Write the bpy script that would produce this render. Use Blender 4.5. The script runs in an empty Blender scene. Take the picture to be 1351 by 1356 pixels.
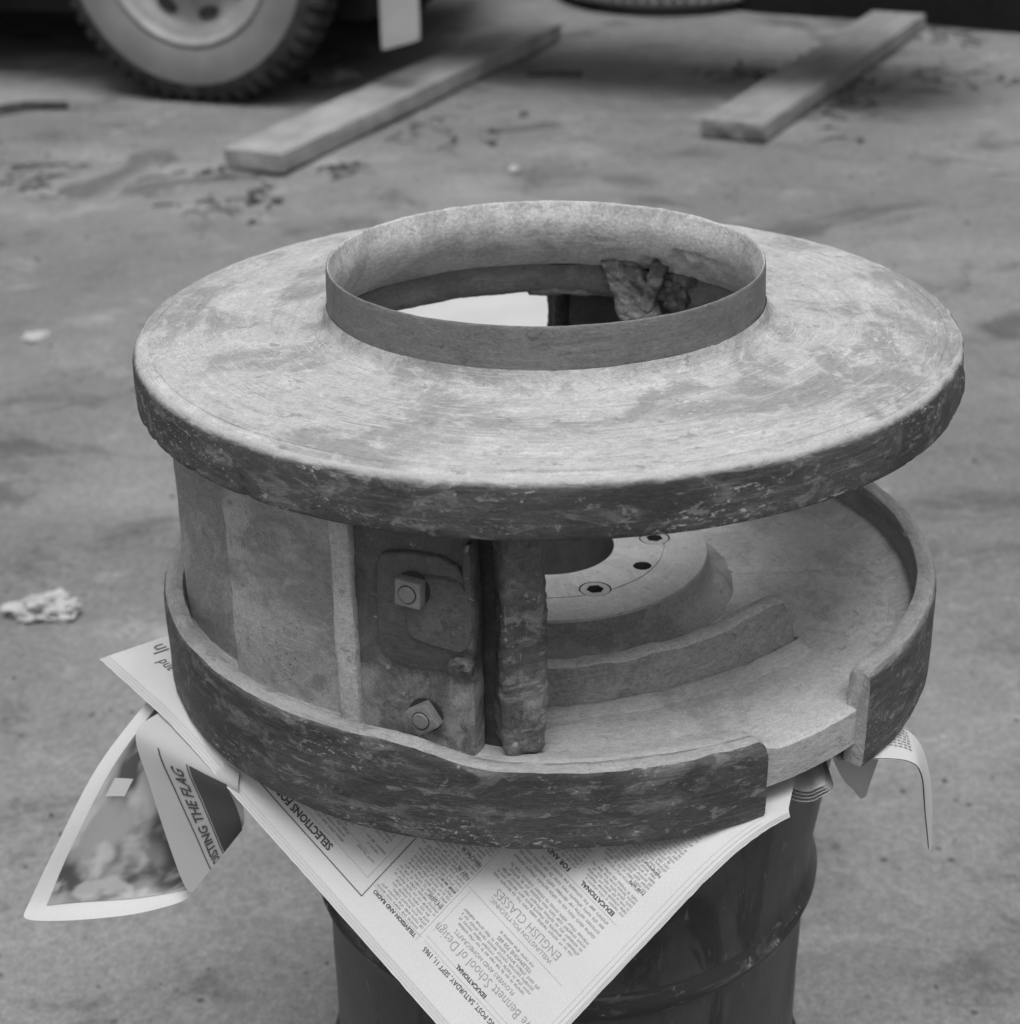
import bpy, bmesh, math, random
from mathutils import Vector, Matrix, noise
R = math.radians
random.seed(7)
scene = bpy.context.scene
COL = scene.collection

# ------------------------------------------------------------------ camera
F_PX, PITCH, ROLL = 2249.4, R(24.865), R(-1.069)
cam_pos = Vector((-0.0435, -1.7953, 0.9866))
fw = Vector((0, math.cos(PITCH), -math.sin(PITCH)))
rt = Vector((1, 0, 0)); up = rt.cross(fw)
r2 = rt * math.cos(ROLL) + up * math.sin(ROLL)
u2 = -rt * math.sin(ROLL) + up * math.cos(ROLL)
cd = bpy.data.cameras.new('camera'); cam = bpy.data.objects.new('camera', cd); COL.objects.link(cam)
cam.matrix_world = Matrix(((r2.x, u2.x, -fw.x, cam_pos.x), (r2.y, u2.y, -fw.y, cam_pos.y),
                           (r2.z, u2.z, -fw.z, cam_pos.z), (0, 0, 0, 1)))
cd.sensor_fit = 'HORIZONTAL'; cd.sensor_width = 56.0; cd.lens = F_PX / 1351 * 56.0
cd.clip_start = 0.05; cd.clip_end = 600
cd.dof.use_dof = True; cd.dof.focus_distance = 1.72; cd.dof.aperture_fstop = 9.0
scene.camera = cam

# ------------------------------------------------------------------ light
SUN_EL, SUN_AZ = R(71), R(-85)          # azimuth counted from +x towards +y
sdir = Vector((math.cos(SUN_EL) * math.cos(SUN_AZ), math.cos(SUN_EL) * math.sin(SUN_AZ), math.sin(SUN_EL)))
world = bpy.data.worlds.new('World'); scene.world = world; world.use_nodes = True
wn = world.node_tree; wn.nodes.clear()
sky = wn.nodes.new('ShaderNodeTexSky'); sky.sky_type = 'NISHITA'; sky.sun_disc = False
sky.sun_elevation = SUN_EL; sky.sun_rotation = math.atan2(sdir.x, sdir.y)
sky.air_density = 1.0; sky.dust_density = 6.0; sky.ozone_density = 1.0
bw = wn.nodes.new('ShaderNodeRGBToBW'); bgn = wn.nodes.new('ShaderNodeBackground'); wo = wn.nodes.new('ShaderNodeOutputWorld')
wn.links.new(sky.outputs[0], bw.inputs[0]); wn.links.new(bw.outputs[0], bgn.inputs[0]); wn.links.new(bgn.outputs[0], wo.inputs[0])
bgn.inputs[1].default_value = 0.10
ld = bpy.data.lights.new('sun', 'SUN'); ld.energy = 1.5; ld.angle = R(32); ld.color = (1, 1, 1)
sun = bpy.data.objects.new('sun', ld); COL.objects.link(sun); sun.location = (3, 3, 6)
sun.rotation_euler = sdir.to_track_quat('Z', 'Y').to_euler()
vs = scene.view_settings
vs.view_transform = 'Standard'; vs.look = 'None'; vs.gamma = 1.0; vs.exposure = 0.5; vs.use_curve_mapping = False

# ------------------------------------------------------------------ materials
class NT:
    def __init__(s, name):
        s.m = bpy.data.materials.new(name); s.m.use_nodes = True; s.t = s.m.node_tree; s.t.nodes.clear()
        s.out = s.n('ShaderNodeOutputMaterial'); s.b = s.n('ShaderNodeBsdfPrincipled')
        s.l(s.b.outputs[0], s.out.inputs[0]); s.tc = s.n('ShaderNodeTexCoord'); s._pol = None
    def n(s, k): return s.t.nodes.new(k)
    def l(s, a, b): s.t.links.new(a, b)
    def math(s, op, a, b=None):
        n = s.n('ShaderNodeMath'); n.operation = op
        for i, v in enumerate((a, b)):
            if v is None: continue
            if isinstance(v, (int, float)): n.inputs[i].default_value = v
            else: s.l(v, n.inputs[i])
        return n.outputs[0]
    def polar(s):
        if s._pol is None:
            sp = s.n('ShaderNodeSeparateXYZ'); s.l(s.tc.outputs['Object'], sp.inputs[0])
            x, y, z = sp.outputs
            rr = s.math('SQRT', s.math('ADD', s.math('MULTIPLY', x, x), s.math('MULTIPLY', y, y)))
            c = s.n('ShaderNodeCombineXYZ')     # long along the turning direction, no seam
            s.l(s.math('MULTIPLY', s.math('DIVIDE', x, rr), .4), c.inputs[0]); s.l(s.math('MULTIPLY', s.math('DIVIDE', y, rr), .4), c.inputs[1])
            s.l(s.math('SUBTRACT', rr, s.math('MULTIPLY', z, 1.3)), c.inputs[2])
            s._pol = c.outputs[0]
        return s._pol
    def noise(s, scale=(1, 1, 1), det=6, rough=.6, dist=0., polar=False, off=0., uv=False):
        mp = s.n('ShaderNodeMapping'); mp.inputs[3].default_value = (scale[0], scale[0], scale[1]) if polar else scale; mp.inputs[1].default_value = (off, off * .7, off * .3)
        s.l(s.polar() if polar else s.tc.outputs['UV' if uv else 'Object'], mp.inputs[0])
        t = s.n('ShaderNodeTexNoise')
        t.inputs['Scale'].default_value = 1; t.inputs['Detail'].default_value = det
        t.inputs['Roughness'].default_value = rough; t.inputs['Distortion'].default_value = dist
        s.l(mp.outputs[0], t.inputs['Vector']); return t.outputs[0]
    def voro(s, scale, polar=False, off=0.):
        mp = s.n('ShaderNodeMapping'); mp.inputs[3].default_value = scale; mp.inputs[1].default_value = (off, off * .7, off * .3)
        s.l(s.polar() if polar else s.tc.outputs['Object'], mp.inputs[0])
        t = s.n('ShaderNodeTexVoronoi'); t.inputs['Scale'].default_value = 1; s.l(mp.outputs[0], t.inputs['Vector']); return t.outputs['Distance']
    def ramp(s, v, lo, hi, a=0., b=1.):
        m = s.n('ShaderNodeMapRange'); m.interpolation_type = 'SMOOTHSTEP'; s.l(v, m.inputs[0])
        m.inputs[1].default_value = lo; m.inputs[2].default_value = hi; m.inputs[3].default_value = a; m.inputs[4].default_value = b
        return m.outputs[0]
    def mix(s, fac, a, b):
        m = s.n('ShaderNodeMix'); m.data_type = 'FLOAT'
        for i, v in ((0, fac), (2, a), (3, b)):
            if isinstance(v, (int, float)): m.inputs[i].default_value = v
            else: s.l(v, m.inputs[i])
        return m.outputs[0]
    def done(s, val, rough=.8, bump=None, bstr=.3, bdist=.001, spec=.3, metal=0.):
        if isinstance(val, (int, float)): s.b.inputs['Base Color'].default_value = (val, val, val, 1)
        else:
            c = s.n('ShaderNodeCombineColor'); [s.l(val, c.inputs[i]) for i in range(3)]; s.l(c.outputs[0], s.b.inputs['Base Color'])
        if isinstance(rough, (int, float)): s.b.inputs['Roughness'].default_value = rough
        else: s.l(rough, s.b.inputs['Roughness'])
        s.b.inputs['Specular IOR Level'].default_value = spec; s.b.inputs['Metallic'].default_value = metal
        if bump is not None:
            bn = s.n('ShaderNodeBump'); bn.inputs['Strength'].default_value = bstr; bn.inputs['Distance'].default_value = bdist
            s.l(bump, bn.inputs['Height']); s.l(bn.outputs[0], s.b.inputs['Normal'])
        return s.m

def worn(name, base, dark, light, polar=True, speck=.5, streak=.5, blotch=.6, off=0., rough=.75, bump=.35, scale=1., fine=.2, pits=0., scratch=.35, fade=None):
    """painted / dusty cast metal: smudges, scuffs and scratches along the turning direction, chips, pits, fine grain"""
    t = NT(name); k = scale
    st = t.noise((7*k, 120*k, 160*k), 6, .68, .25, polar, off)                       # brushed streaks
    bl = t.noise((5*k, 8*k, 8*k) if polar else (7*k, 7*k, 7*k), 6, .60, .9, polar, off + 3)   # big smudges
    b2 = t.noise((20*k, 30*k, 30*k), 6, .66, .6, polar, off + 9)
    fn = t.noise((620*k, 900*k, 900*k), 2, .8, 0, polar, off + 1)
    md = t.noise((110*k, 200*k, 200*k), 4, .75, .4, polar, off + 13)
    v = t.mix(t.math('MULTIPLY', t.ramp(bl, .46, .60), blotch), base, dark)
    v = t.mix(t.math('MULTIPLY', t.ramp(b2, .52, .64), blotch * .5), v, light)
    v = t.mix(t.math('MULTIPLY', t.ramp(b2, .44, .36), blotch * .45), v, dark)
    v = t.mix(t.math('MULTIPLY', t.ramp(st, .54, .68), streak), v, light)
    v = t.mix(t.math('MULTIPLY', t.ramp(st, .46, .32), streak), v, dark)
    v = t.math('MULTIPLY', v, t.ramp(md, .32, .68, 1 - fine * .75, 1 + fine * .75))
    v = t.math('MULTIPLY', v, t.ramp(fn, .25, .75, 1 - fine * 1.3, 1 + fine * 1.3))
    hs = t.math('ADD', t.math('MULTIPLY', fn, .30), t.math('MULTIPLY', md, .45))
    if scratch:
        for (sc, o_) in (((3*k, 520*k, 620*k) if polar else (30*k, 30*k, 700*k), 51), ((9*k, 420*k, 500*k) if polar else (650*k, 60*k, 40*k), 57)):
            s1 = t.noise(sc, 3, .55, .15, polar, off + o_); sm_ = t.noise((16*k, 24*k, 24*k), 3, .5, .5, polar, off + o_ + 2)
            mk = t.math('MULTIPLY', t.ramp(sm_, .50, .60), scratch)
            v = t.mix(t.math('MULTIPLY', t.ramp(s1, .62, .67), mk), v, min(.7, light * 1.2)); v = t.mix(t.math('MULTIPLY', t.ramp(s1, .37, .33), mk), v, dark * .55)
            hs = t.math('SUBTRACT', hs, t.math('MULTIPLY', t.math('MULTIPLY', t.ramp(s1, .37, .33), mk), .5))
    if speck:
        sn = t.noise((12*k,) * 3, 4, .65, .6, False, off + 5)
        for (vs_, lo, o_) in ((75, .22, 0), (160, .28, 8)):
            sp = t.voro((vs_*k, vs_*k, vs_*k), False, off + o_); wob = t.math('ADD', sp, t.math('MULTIPLY', t.math('SUBTRACT', md, .5), 1.1))
            v = t.mix(t.math('MULTIPLY', t.math('MULTIPLY', t.ramp(wob, lo, lo * .3), t.ramp(sn, .52, .64)), speck * .6), v, min(.75, light * 1.3))
        chips = t.noise((95*k, 190*k, 190*k), 5, .72, .7, polar, off + 20); cm = t.noise((8*k, 14*k, 14*k), 4, .6, .5, polar, off + 23)
        v = t.mix(t.math('MULTIPLY', t.math('MULTIPLY', t.ramp(chips, .58, .61), t.ramp(cm, .50, .60)), speck), v, min(.7, light * 1.35))
        c2 = t.noise((34*k, 60*k, 60*k), 6, .70, .6, polar, off + 41)
        v = t.mix(t.math('MULTIPLY', t.ramp(c2, .58, .64), speck * .55), v, light)
        v = t.mix(t.math('MULTIPLY', t.ramp(c2, .40, .34), .6), v, dark * .7)
        hs = t.math('ADD', hs, t.math('MULTIPLY', t.ramp(c2, .40, .60), .5))
    pk = pits if pits else .35
    pv = t.voro((150*k,) * 3, False, off + 4); pn = t.noise((9*k,) * 3, 3, .5, 0, False, off + 2)
    pm = t.math('MULTIPLY', t.ramp(t.math('ADD', pv, t.math('MULTIPLY', t.math('SUBTRACT', fn, .5), .2)), .20, .10), t.ramp(pn, .50, .60))
    v = t.mix(t.math('MULTIPLY', pm, pk), v, dark * .3)
    hs = t.math('SUBTRACT', hs, t.math('MULTIPLY', pm, pk * 1.5))
    if fade:                      # paint rubbed through to pale metal along an edge
        sp_ = t.n('ShaderNodeSeparateXYZ'); t.l(t.tc.outputs['Object'], sp_.inputs[0])
        zz_ = t.math('ADD', sp_.outputs[2], t.math('MULTIPLY', t.math('SUBTRACT', c2 if speck else b2, .5), fade[3]))
        v = t.mix(t.ramp(zz_, fade[0], fade[1]), v, t.math('MULTIPLY', fade[2], t.ramp(fn, .25, .75, .8, 1.2)))
    hgt = t.math('ADD', t.math('ADD', hs, t.math('MULTIPLY', st, .35)), t.math('MULTIPLY', b2, .5))
    return t.done(v, rough, hgt, bump, .0026)

M = {}
M['top'] = worn('dusty_cast_top', .365, .215, .51, speck=.4, streak=.45, blotch=.85, off=1.3, fine=.16)
M['skirt'] = worn('dark_scuffed_edge', .066, .032, .25, fade=(.383, .3905, .36, .012), scratch=.25, speck=.95, streak=.18, blotch=.7, off=4.1, fine=.2, rough=.6)
M['ring'] = worn('turned_ring', .145, .09, .21, speck=.12, streak=.5, blotch=.4, off=2.2, fine=.16, rough=.65)
M['throat'] = worn('inlet_bore', .52, .34, .62, speck=.1, streak=.15, blotch=.75, off=6.5, fine=.25)
M['floor'] = worn('dusty_floor', .38, .26, .47, scratch=.2, speck=.15, streak=.07, blotch=.7, off=8.2, fine=.16)
M['rim'] = worn('rim_band', .066, .032, .24, fade=(.103, .114, .22, .03), scratch=.25, speck=.95, streak=.18, blotch=.7, off=11.0, fine=.2, rough=.6)
M['rimtop'] = worn('rim_top', .25, .16, .36, speck=.15, streak=.2, blotch=.6, off=12.0, fine=.16)
M['hub'] = worn('machined_hub', .34, .24, .44, speck=.06, streak=.2, blotch=.5, off=14.0, fine=.12, rough=.55, bump=.2)
M['hubside'] = worn('hub_side', .26, .16, .38, scratch=.2, speck=.12, streak=.1, blotch=.7, off=15.0, fine=.2)
M['stub'] = worn('worn_stub', .42, .28, .54, scratch=.2, speck=.2, streak=.1, blotch=.6, off=17.0, fine=.22)
M['stub_face_shade'] = worn('stub_face_shade', .27, .16, .38, scratch=.15, speck=.2, streak=.08, blotch=.6, off=18.0, fine=.25)  # darker tone paints the shading of the stub's upright flank
M['panel'] = worn('vane_panel', .40, .24, .47, polar=False, speck=.2, streak=.0, blotch=.9, off=21.0, fine=.16, pits=1., scratch=.3)
M['rib'] = worn('vane_rib', .42, .26, .54, polar=False, speck=.35, streak=.0, blotch=.5, off=23.0, fine=.2)
def mount_mat():
    t = NT('mount_plate'); sp = t.n('ShaderNodeSeparateXYZ'); t.l(t.tc.outputs['Object'], sp.inputs[0]); z = sp.outputs[2]
    a = t.noise((22, 22, 22), 7, .68, .8, False, 3); b = t.noise((70, 70, 70), 6, .72, .5, False, 7); f = t.noise((380,) * 3, 4, .7); bg = t.noise((9, 9, 9), 5, .6, .5, False, 17)
    v = t.mix(t.ramp(bg, .4, .62), .075, .125)
    line = t.math('ADD', z, t.math('MULTIPLY', t.math('SUBTRACT', a, .5), .09))
    dust = t.ramp(line, .172, .150); v = t.mix(dust, v, t.mix(t.ramp(a, .38, .62), .10, .26))
    v = t.mix(t.math('MULTIPLY', t.ramp(b, .60, .68), .6), v, .40); v = t.mix(t.math('MULTIPLY', t.ramp(b, .42, .32), .75), v, .055)
    v = t.math('MULTIPLY', v, t.ramp(f, .3, .7, .82, 1.18))
    return t.done(v, .6, t.math('ADD', b, t.math('MULTIPLY', f, .4)), .4, .002)
M['mount'] = mount_mat()
M['neck'] = worn('neck_shade', .15, .09, .22, speck=.15, streak=.2, blotch=.6, off=45., fine=.2)  # darker tone paints the shade on the upright lip under the inlet
M['bore'] = worn('shaded_bore', .055, .035, .08, speck=0, streak=.2, blotch=.5, off=47., fine=.1, rough=.4)  # dark tone paints the shade inside the bore and bolt holes
M['vane_shade'] = worn('shaded_vane', .05, .03, .09, polar=False, speck=.05, streak=0, blotch=.6, off=49., fine=.15, rough=.5)  # near-black tone paints shade on the back vane, slot and casting hole
M['pad'] = worn('wear_pad', .105, .07, .19, polar=False, speck=.25, streak=.0, blotch=.5, off=27.0, fine=.15, rough=.5)
M['bar'] = worn('edge_bar', .115, .05, .32, polar=False, speck=.6, streak=.0, blotch=.8, off=29.0, fine=.25, rough=.5)
M['vane'] = worn('inner_vane', .32, .21, .42, polar=False, speck=.15, streak=.0, blotch=.7, off=31.0, fine=.2, pits=.5)
M['nut'] = worn('steel_nut', .20, .12, .30, polar=False, speck=.05, streak=.0, blotch=.4, off=33.0, fine=.1, rough=.42)
M['screw'] = worn('cap_screw', .30, .2, .38, polar=False, speck=.0, streak=.0, blotch=.4, off=35.0, fine=.1, rough=.5)
M['black'] = NT('grime_and_shade').done(.035, .7)  # grime around the nuts; painted shade in screw sockets and hand holes
M['lump'] = worn('rough_casting', .15, .06, .30, polar=False, speck=.2, streak=.0, blotch=.8, off=37.0, fine=.3, bump=.6)

def drum_mat():
    t = NT('drum_paint')
    bl = t.noise((5, 5, 5), 6, .6, .5); sm = t.noise((9, 9, 3.5), 7, .66, 1.0, False, 7); fn = t.noise((120, 120, 60), 4, .7)
    v = t.mix(t.ramp(bl, .4, .65), .036, .060)
    v = t.mix(t.math('MULTIPLY', t.ramp(sm, .53, .62), .8), v, .014)
    sc = t.noise((60, 60, 14), 6, .7, .5, False, 3); v = t.mix(t.math('MULTIPLY', t.ramp(sc, .62, .66), .5), v, .16); v = t.mix(t.math('MULTIPLY', t.ramp(sc, .36, .33), .7), v, .012)
    v = t.math('MULTIPLY', v, t.ramp(fn, .3, .7, .9, 1.1))
    return t.done(v, t.ramp(bl, .3, .7, .34, .5), t.math('ADD', fn, t.math('MULTIPLY', bl, 3.)), .18, .002, .5)
M['drum'] = drum_mat()
def hoop_mat():
    t = NT('drum_hoop'); a = t.noise((9, 9, 60), 7, .7, .6); c = t.noise((45, 45, 45), 5, .7, .4, False, 5)
    v = t.mix(t.ramp(a, .48, .64), .035, .12); v = t.mix(t.math('MULTIPLY', t.ramp(c, .57, .64), t.ramp(a, .45, .58)), v, .45)
    return t.done(v, .6, c, .3, .001)
M['hoop'] = hoop_mat()
def paper_mat(name, base, lo):
    t = NT(name); n = t.noise((700, 700, 700), 3, .7); g = t.noise((6, 6, 6), 3)
    v = t.math('MULTIPLY', t.mix(t.ramp(g, .35, .65), base, base * .95), t.ramp(n, .3, .7, lo, 1.0))
    return t.done(v, .85, n, .08, .0004, .15)
M['paper'] = paper_mat('newsprint', .52, .90)
M['edge'] = paper_mat('newsprint_edge', .48, .8)
M['greypaper'] = paper_mat('page_shade_and_print', .40, .95)  # greyer newsprint paints shade on turned-away pages; also one printed patch
M['ink'] = NT('ink').done(.06, .8); M['ink2'] = NT('ink_light').done(.24, .8); M['ink3'] = NT('ink_thin').done(.26, .8)
def photo_mat():
    t = NT('halftone_photo'); a = t.noise((2.8, 3.1, 1), 2, .45, .2, False, 2.3, uv=True); b = t.noise((5, 6, 1), 2, .5, .2, False, 6.1, uv=True)
    v = t.mix(t.ramp(a, .40, .62), .05, .24); v = t.mix(t.math('MULTIPLY', t.ramp(b, .46, .66), .55), v, .42)
    return t.done(v, .7)
M['photo'] = photo_mat(); M['darkprint'] = NT('dark_print').done(.06, .7)
def ground_mat():
    t = NT('concrete_yard')
    a = t.noise((.55, .8, .8), 7, .6, .5); b = t.noise((2.6, 3.4, 3), 8, .72, .35, False, 4); c = t.noise((11, 15, 9), 8, .76, .25, False, 8)
    d = t.noise((60, 60, 60), 5, .75); e = t.noise((1.1, 1.7, 1), 6, .62, 1.0, False, 14)
    v = t.mix(t.ramp(a, .38, .64), .150, .205)
    v = t.mix(t.math('MULTIPLY', t.ramp(b, .48, .32), .8), v, .09)
    v = t.mix(t.math('MULTIPLY', t.ramp(b, .53, .68), .75), v, .27)
    v = t.mix(t.math('MULTIPLY', t.ramp(c, .56, .72), .45), v, .30)
    v = t.mix(t.math('MULTIPLY', t.ramp(c, .42, .28), .5), v, .085)
    v = t.mix(t.math('MULTIPLY', t.ramp(e, .57, .64), .7), v, .075)
    sp = t.voro((17, 17, 17)); sn = t.noise((1.7, 1.7, 1.7), 3, .6, 0, False, 3)
    v = t.mix(t.math('MULTIPLY', t.math('MULTIPLY', t.ramp(sp, .16, .06), t.ramp(sn, .52, .62)), .8), v, .05)
    v = t.mix(t.math('MULTIPLY', t.math('MULTIPLY', t.ramp(sp, .14, .05), t.ramp(sn, .46, .36)), .7), v, .4)
    v = t.math('MULTIPLY', v, t.ramp(d, .3, .7, .80, 1.20))
    d2 = t.noise((210,) * 3, 3, .7, 0, False, 5); v = t.math('MULTIPLY', v, t.ramp(d2, .3, .7, .82, 1.18))
    return t.done(v, .9, t.math('ADD', c, t.math('MULTIPLY', d, .4)), .35, .01, .2)
M['ground'] = ground_mat()
def wood_mat(name, a, b):
    t = NT(name); g = t.noise((3, 60, 60), 6, .65, .4); h = t.noise((4, 4, 4), 4)
    v = t.mix(t.ramp(g, .35, .65), a, b); v = t.math('MULTIPLY', v, t.ramp(h, .35, .65, .82, 1.1))
    return t.done(v, .85, g, .3, .003, .2)
M['wood1'] = wood_mat('weathered_plank', .22, .31); M['wood2'] = wood_mat('pale_plank', .19, .27)
def simple(name, base, var, sc, rough=.7, bump=.2):
    t = NT(name); n = t.noise((sc,) * 3, 6, .65, .3); return t.done(t.ramp(n, .3, .7, base * (1 - var), base * (1 + var)), rough, n, bump, .004)
M['rubber'] = simple('rubber', .035, .5, 14, .8); M['white_wall'] = simple('white_wall', .165, .12, 5, .7)
M['wheel_metal'] = simple('wheel_metal', .26, .15, 8, .5); M['truck'] = simple('truck_paint', .015, .3, 3, .6)
M['flap'] = simple('flap', .36, .08, 4, .7); M['darkwall'] = simple('black_wall', .008, .4, 4, .9)
M['litter'] = simple('dry_litter', .055, .6, 30, .9); M['scrap'] = simple('scrap_paper', .36, .12, 30, .85); M['stone'] = simple('grit', .14, .6, 9, .9)
M['rag'] = simple('dirty_rag', .16, .5, 12, .9)

# ------------------------------------------------------------------ mesh helpers
def link(o, parent=None):
    COL.objects.link(o)
    if parent is not None: o.parent = parent
    return o
def mesh(name, verts, faces, mat, parent=None, smooth=True, sharp=38, mids=None):
    me = bpy.data.meshes.new(name); me.from_pydata([tuple(v) for v in verts], [], faces); me.update()
    for m in (mat if isinstance(mat, (list, tuple)) else [mat]): me.materials.append(M[m])
    if mids: me.polygons.foreach_set('material_index', mids)
    bm = bmesh.new(); bm.from_mesh(me); bmesh.ops.recalc_face_normals(bm, faces=bm.faces); bm.to_mesh(me); bm.free()
    if smooth:
        me.polygons.foreach_set('use_smooth', [True] * len(me.polygons)); me.set_sharp_from_angle(angle=R(sharp))
    return link(bpy.data.objects.new(name, me), parent)
def empty(name, loc=(0, 0, 0), rz=0., parent=None):
    o = bpy.data.objects.new(name, None); o.location = loc; o.rotation_euler = (0, 0, rz); o.empty_display_size = .1
    return link(o, parent)
def tag(o, label=None, cat=None, group=None, kind=None):
    if label: o['label'] = label
    if cat: o['category'] = cat
    if group: o['group'] = group
    if kind: o['kind'] = kind
    return o
def nz(p, s, seed=0., oct_=3):
    return noise.fractal(Vector((p[0] * s + seed, p[1] * s + seed * 1.7, p[2] * s - seed)), .8, 2.1, oct_)
def dens(prof, step, closed=False):
    out = []; n = len(prof)
    for i in range(n if closed else n - 1):
        a, b = prof[i], prof[(i + 1) % n]; d = math.hypot(b[0] - a[0], b[1] - a[1]); k = max(1, int(round(d / step)))
        for j in range(k): out.append((a[0] + (b[0] - a[0]) * j / k, a[1] + (b[1] - a[1]) * j / k))
    if not closed: out.append(prof[-1])
    return out
def chaikin(p, it=2, closed=False):
    for _ in range(it):
        q = [] if closed else [p[0]]; n = len(p)
        for i in range(n if closed else n - 1):
            a, b = p[i], p[(i + 1) % n]
            q.append((a[0] * .75 + b[0] * .25, a[1] * .75 + b[1] * .25)); q.append((a[0] * .25 + b[0] * .75, a[1] * .25 + b[1] * .75))
        if not closed: q.append(p[-1])
        p = q
    return p
def lathe(prof, n=256, a0=0., a1=2 * math.pi, closed=False, disp=None):
    full = abs(a1 - a0 - 2 * math.pi) < 1e-6; cols = n if full else n + 1; m = len(prof); V = []; Fc = []
    for i in range(cols):
        a = a0 + (a1 - a0) * i / n; c, s = math.cos(a), math.sin(a)
        for (r, z) in prof:
            if disp: rr, zz = disp(r, z, a)
            else: rr, zz = r, z
            V.append((rr * c, rr * s, zz))
    for i in range(n):
        j = (i + 1) % cols
        for k in range(m if closed else m - 1):
            k2 = (k + 1) % m; Fc.append((i * m + k, j * m + k, j * m + k2, i * m + k2))
    if closed and not full:
        Fc.append(tuple(range(m))); Fc.append(tuple(n * m + k for k in range(m)))
    return V, Fc
def rbox(sx, sy, sz, r, step, amp=0., freq=20., seed=0., zs=1.):
    """rounded, slightly uneven box centred on the origin"""
    V = []; idx = {}; Fc = []
    h = (sx / 2, sy / 2, sz / 2); nn = [max(3, int(round(2 * a / step))) for a in h]
    def ax(i, k):
        return -h[i] + 2 * h[i] * k / nn[i]
    def vid(k):
        if k in idx: return idx[k]
        p = Vector([ax(i, k[i]) for i in range(3)])
        q = Vector([max(-h[i] + r, min(h[i] - r, p[i])) for i in range(3)]); d = p - q
        if d.length > 1e-9: p = q + d.normalized() * r; nn_ = d.normalized()
        else: nn_ = Vector([1. if k[i] == nn[i] else (-1. if k[i] == 0 else 0.) for i in range(3)]).normalized()
        if amp: p = p + nn_ * (nz((p[0], p[1], p[2] * zs), freq, seed) + .35 * nz(p, freq * 3.1, seed + 5)) * amp
        idx[k] = len(V); V.append(p); return idx[k]
    for a in range(3):
        b, c = (a + 1) % 3, (a + 2) % 3
        for side in (0, nn[a]):
            for i in range(nn[b]):
                for j in range(nn[c]):
                    q = []
                    for (di, dj) in ((0, 0), (1, 0), (1, 1), (0, 1)):
                        k = [0, 0, 0]; k[a] = side; k[b] = i + di; k[c] = j + dj; q.append(vid(tuple(k)))
                    Fc.append(tuple(q))
    return V, Fc
def xf(V, mat): return [mat @ Vector(v) for v in V]
def frame(origin, xdir, zdir=(0, 0, 1)):
    x = Vector(xdir).normalized(); z = Vector(zdir).normalized(); y = z.cross(x).normalized(); z = x.cross(y)
    return Matrix(((x.x, y.x, z.x, origin[0]), (x.y, y.y, z.y, origin[1]), (x.z, y.z, z.z, origin[2]), (0, 0, 0, 1)))
def join(parts):
    V = []; Fc = []
    for v, f in parts:
        o = len(V); V += list(v); Fc += [tuple(i + o for i in q) for q in f]
    return V, Fc
def sstep(a, b, x):
    t = max(0., min(1., (x - a) / (b - a))); return t * t * (3 - 2 * t)
def cyl(r, z0, z1, n=24, r1=None):
    V = []; r1 = r if r1 is None else r1
    for i in range(n):
        a = 2 * math.pi * i / n; V.append((r * math.cos(a), r * math.sin(a), z0)); V.append((r1 * math.cos(a), r1 * math.sin(a), z1))
    Fc = [(2 * i, 2 * ((i + 1) % n), 2 * ((i + 1) % n) + 1, 2 * i + 1) for i in range(n)] + [tuple(range(0, 2 * n, 2)), tuple(range(1, 2 * n, 2))]
    return V, Fc
def tube(path, rad, n=6):
    V = []; Fc = []
    for i, p in enumerate(path):
        a = Vector(path[max(0, i - 1)]); b = Vector(path[min(len(path) - 1, i + 1)]); d = (b - a).normalized()
        s = d.cross(Vector((0, 0, 1)) if abs(d.z) < .9 else Vector((1, 0, 0))).normalized(); t = s.cross(d)
        rr = rad(i / (len(path) - 1)) if callable(rad) else rad
        for k in range(n):
            g = 2 * math.pi * k / n; V.append(Vector(p) + (s * math.cos(g) + t * math.sin(g)) * rr)
    for i in range(len(path) - 1):
        for k in range(n): Fc.append((i * n + k, i * n + (k + 1) % n, (i + 1) * n + (k + 1) % n, (i + 1) * n + k))
    Fc += [tuple(range(n)), tuple((len(path) - 1) * n + k for k in range(n))]
    return V, Fc

# ------------------------------------------------------------------ ground
GZ = -.95
def gz(y): return GZ + .07 * max(0., min(12., y - .6))
def axis(vals):
    out = []
    for (a, b, n) in vals: out += [a + (b - a) * i / n for i in range(n)]
    return out + [vals[-1][1]]
xs = axis([(-220, -20, 8), (-20, -4, 16), (-4, 4, 100), (4, 20, 16), (20, 220, 8)])
ys = axis([(-220, -20, 8), (-20, -2, 12), (-2, 10, 150), (10, 20, 20), (20, 300, 10)])
V = []
for y in ys:
    for x in xs:
        h = 0.
        if abs(x) < 6 and -3 < y < 11: h = .010 * nz((x, y, 0), 1.3, 2) + .004 * nz((x, y, 0), 5, 5)
        V.append((x, y, gz(y) + h))
nx = len(xs)
Fc = [(j * nx + i, j * nx + i + 1, (j + 1) * nx + i + 1, (j + 1) * nx + i) for j in range(len(ys) - 1) for i in range(nx - 1)]
tag(mesh('ground', V, Fc, 'ground'), kind='structure')
V = []; Fc = []
for i in range(2400):
    x, y = random.uniform(-2.6, 2.8), random.uniform(.2, 7.5); s = random.choice((.002, .0025, .003, .004, .005, .008)) * random.uniform(.7, 1.3)
    o = len(V); pts = [(1, 0, 0), (0, 1, 0), (-1, 0, 0), (0, -1, 0), (0, 0, .7), (0, 0, -.5)]
    for q in pts:
        f = random.uniform(.6, 1.4); V.append((x + q[0] * s * f, y + q[1] * s * f, gz(y) + .003 + q[2] * s * f))
    for a, b in ((0, 1), (1, 2), (2, 3), (3, 0)): Fc += [(o + a, o + b, o + 4), (o + b, o + a, o + 5)]
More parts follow.
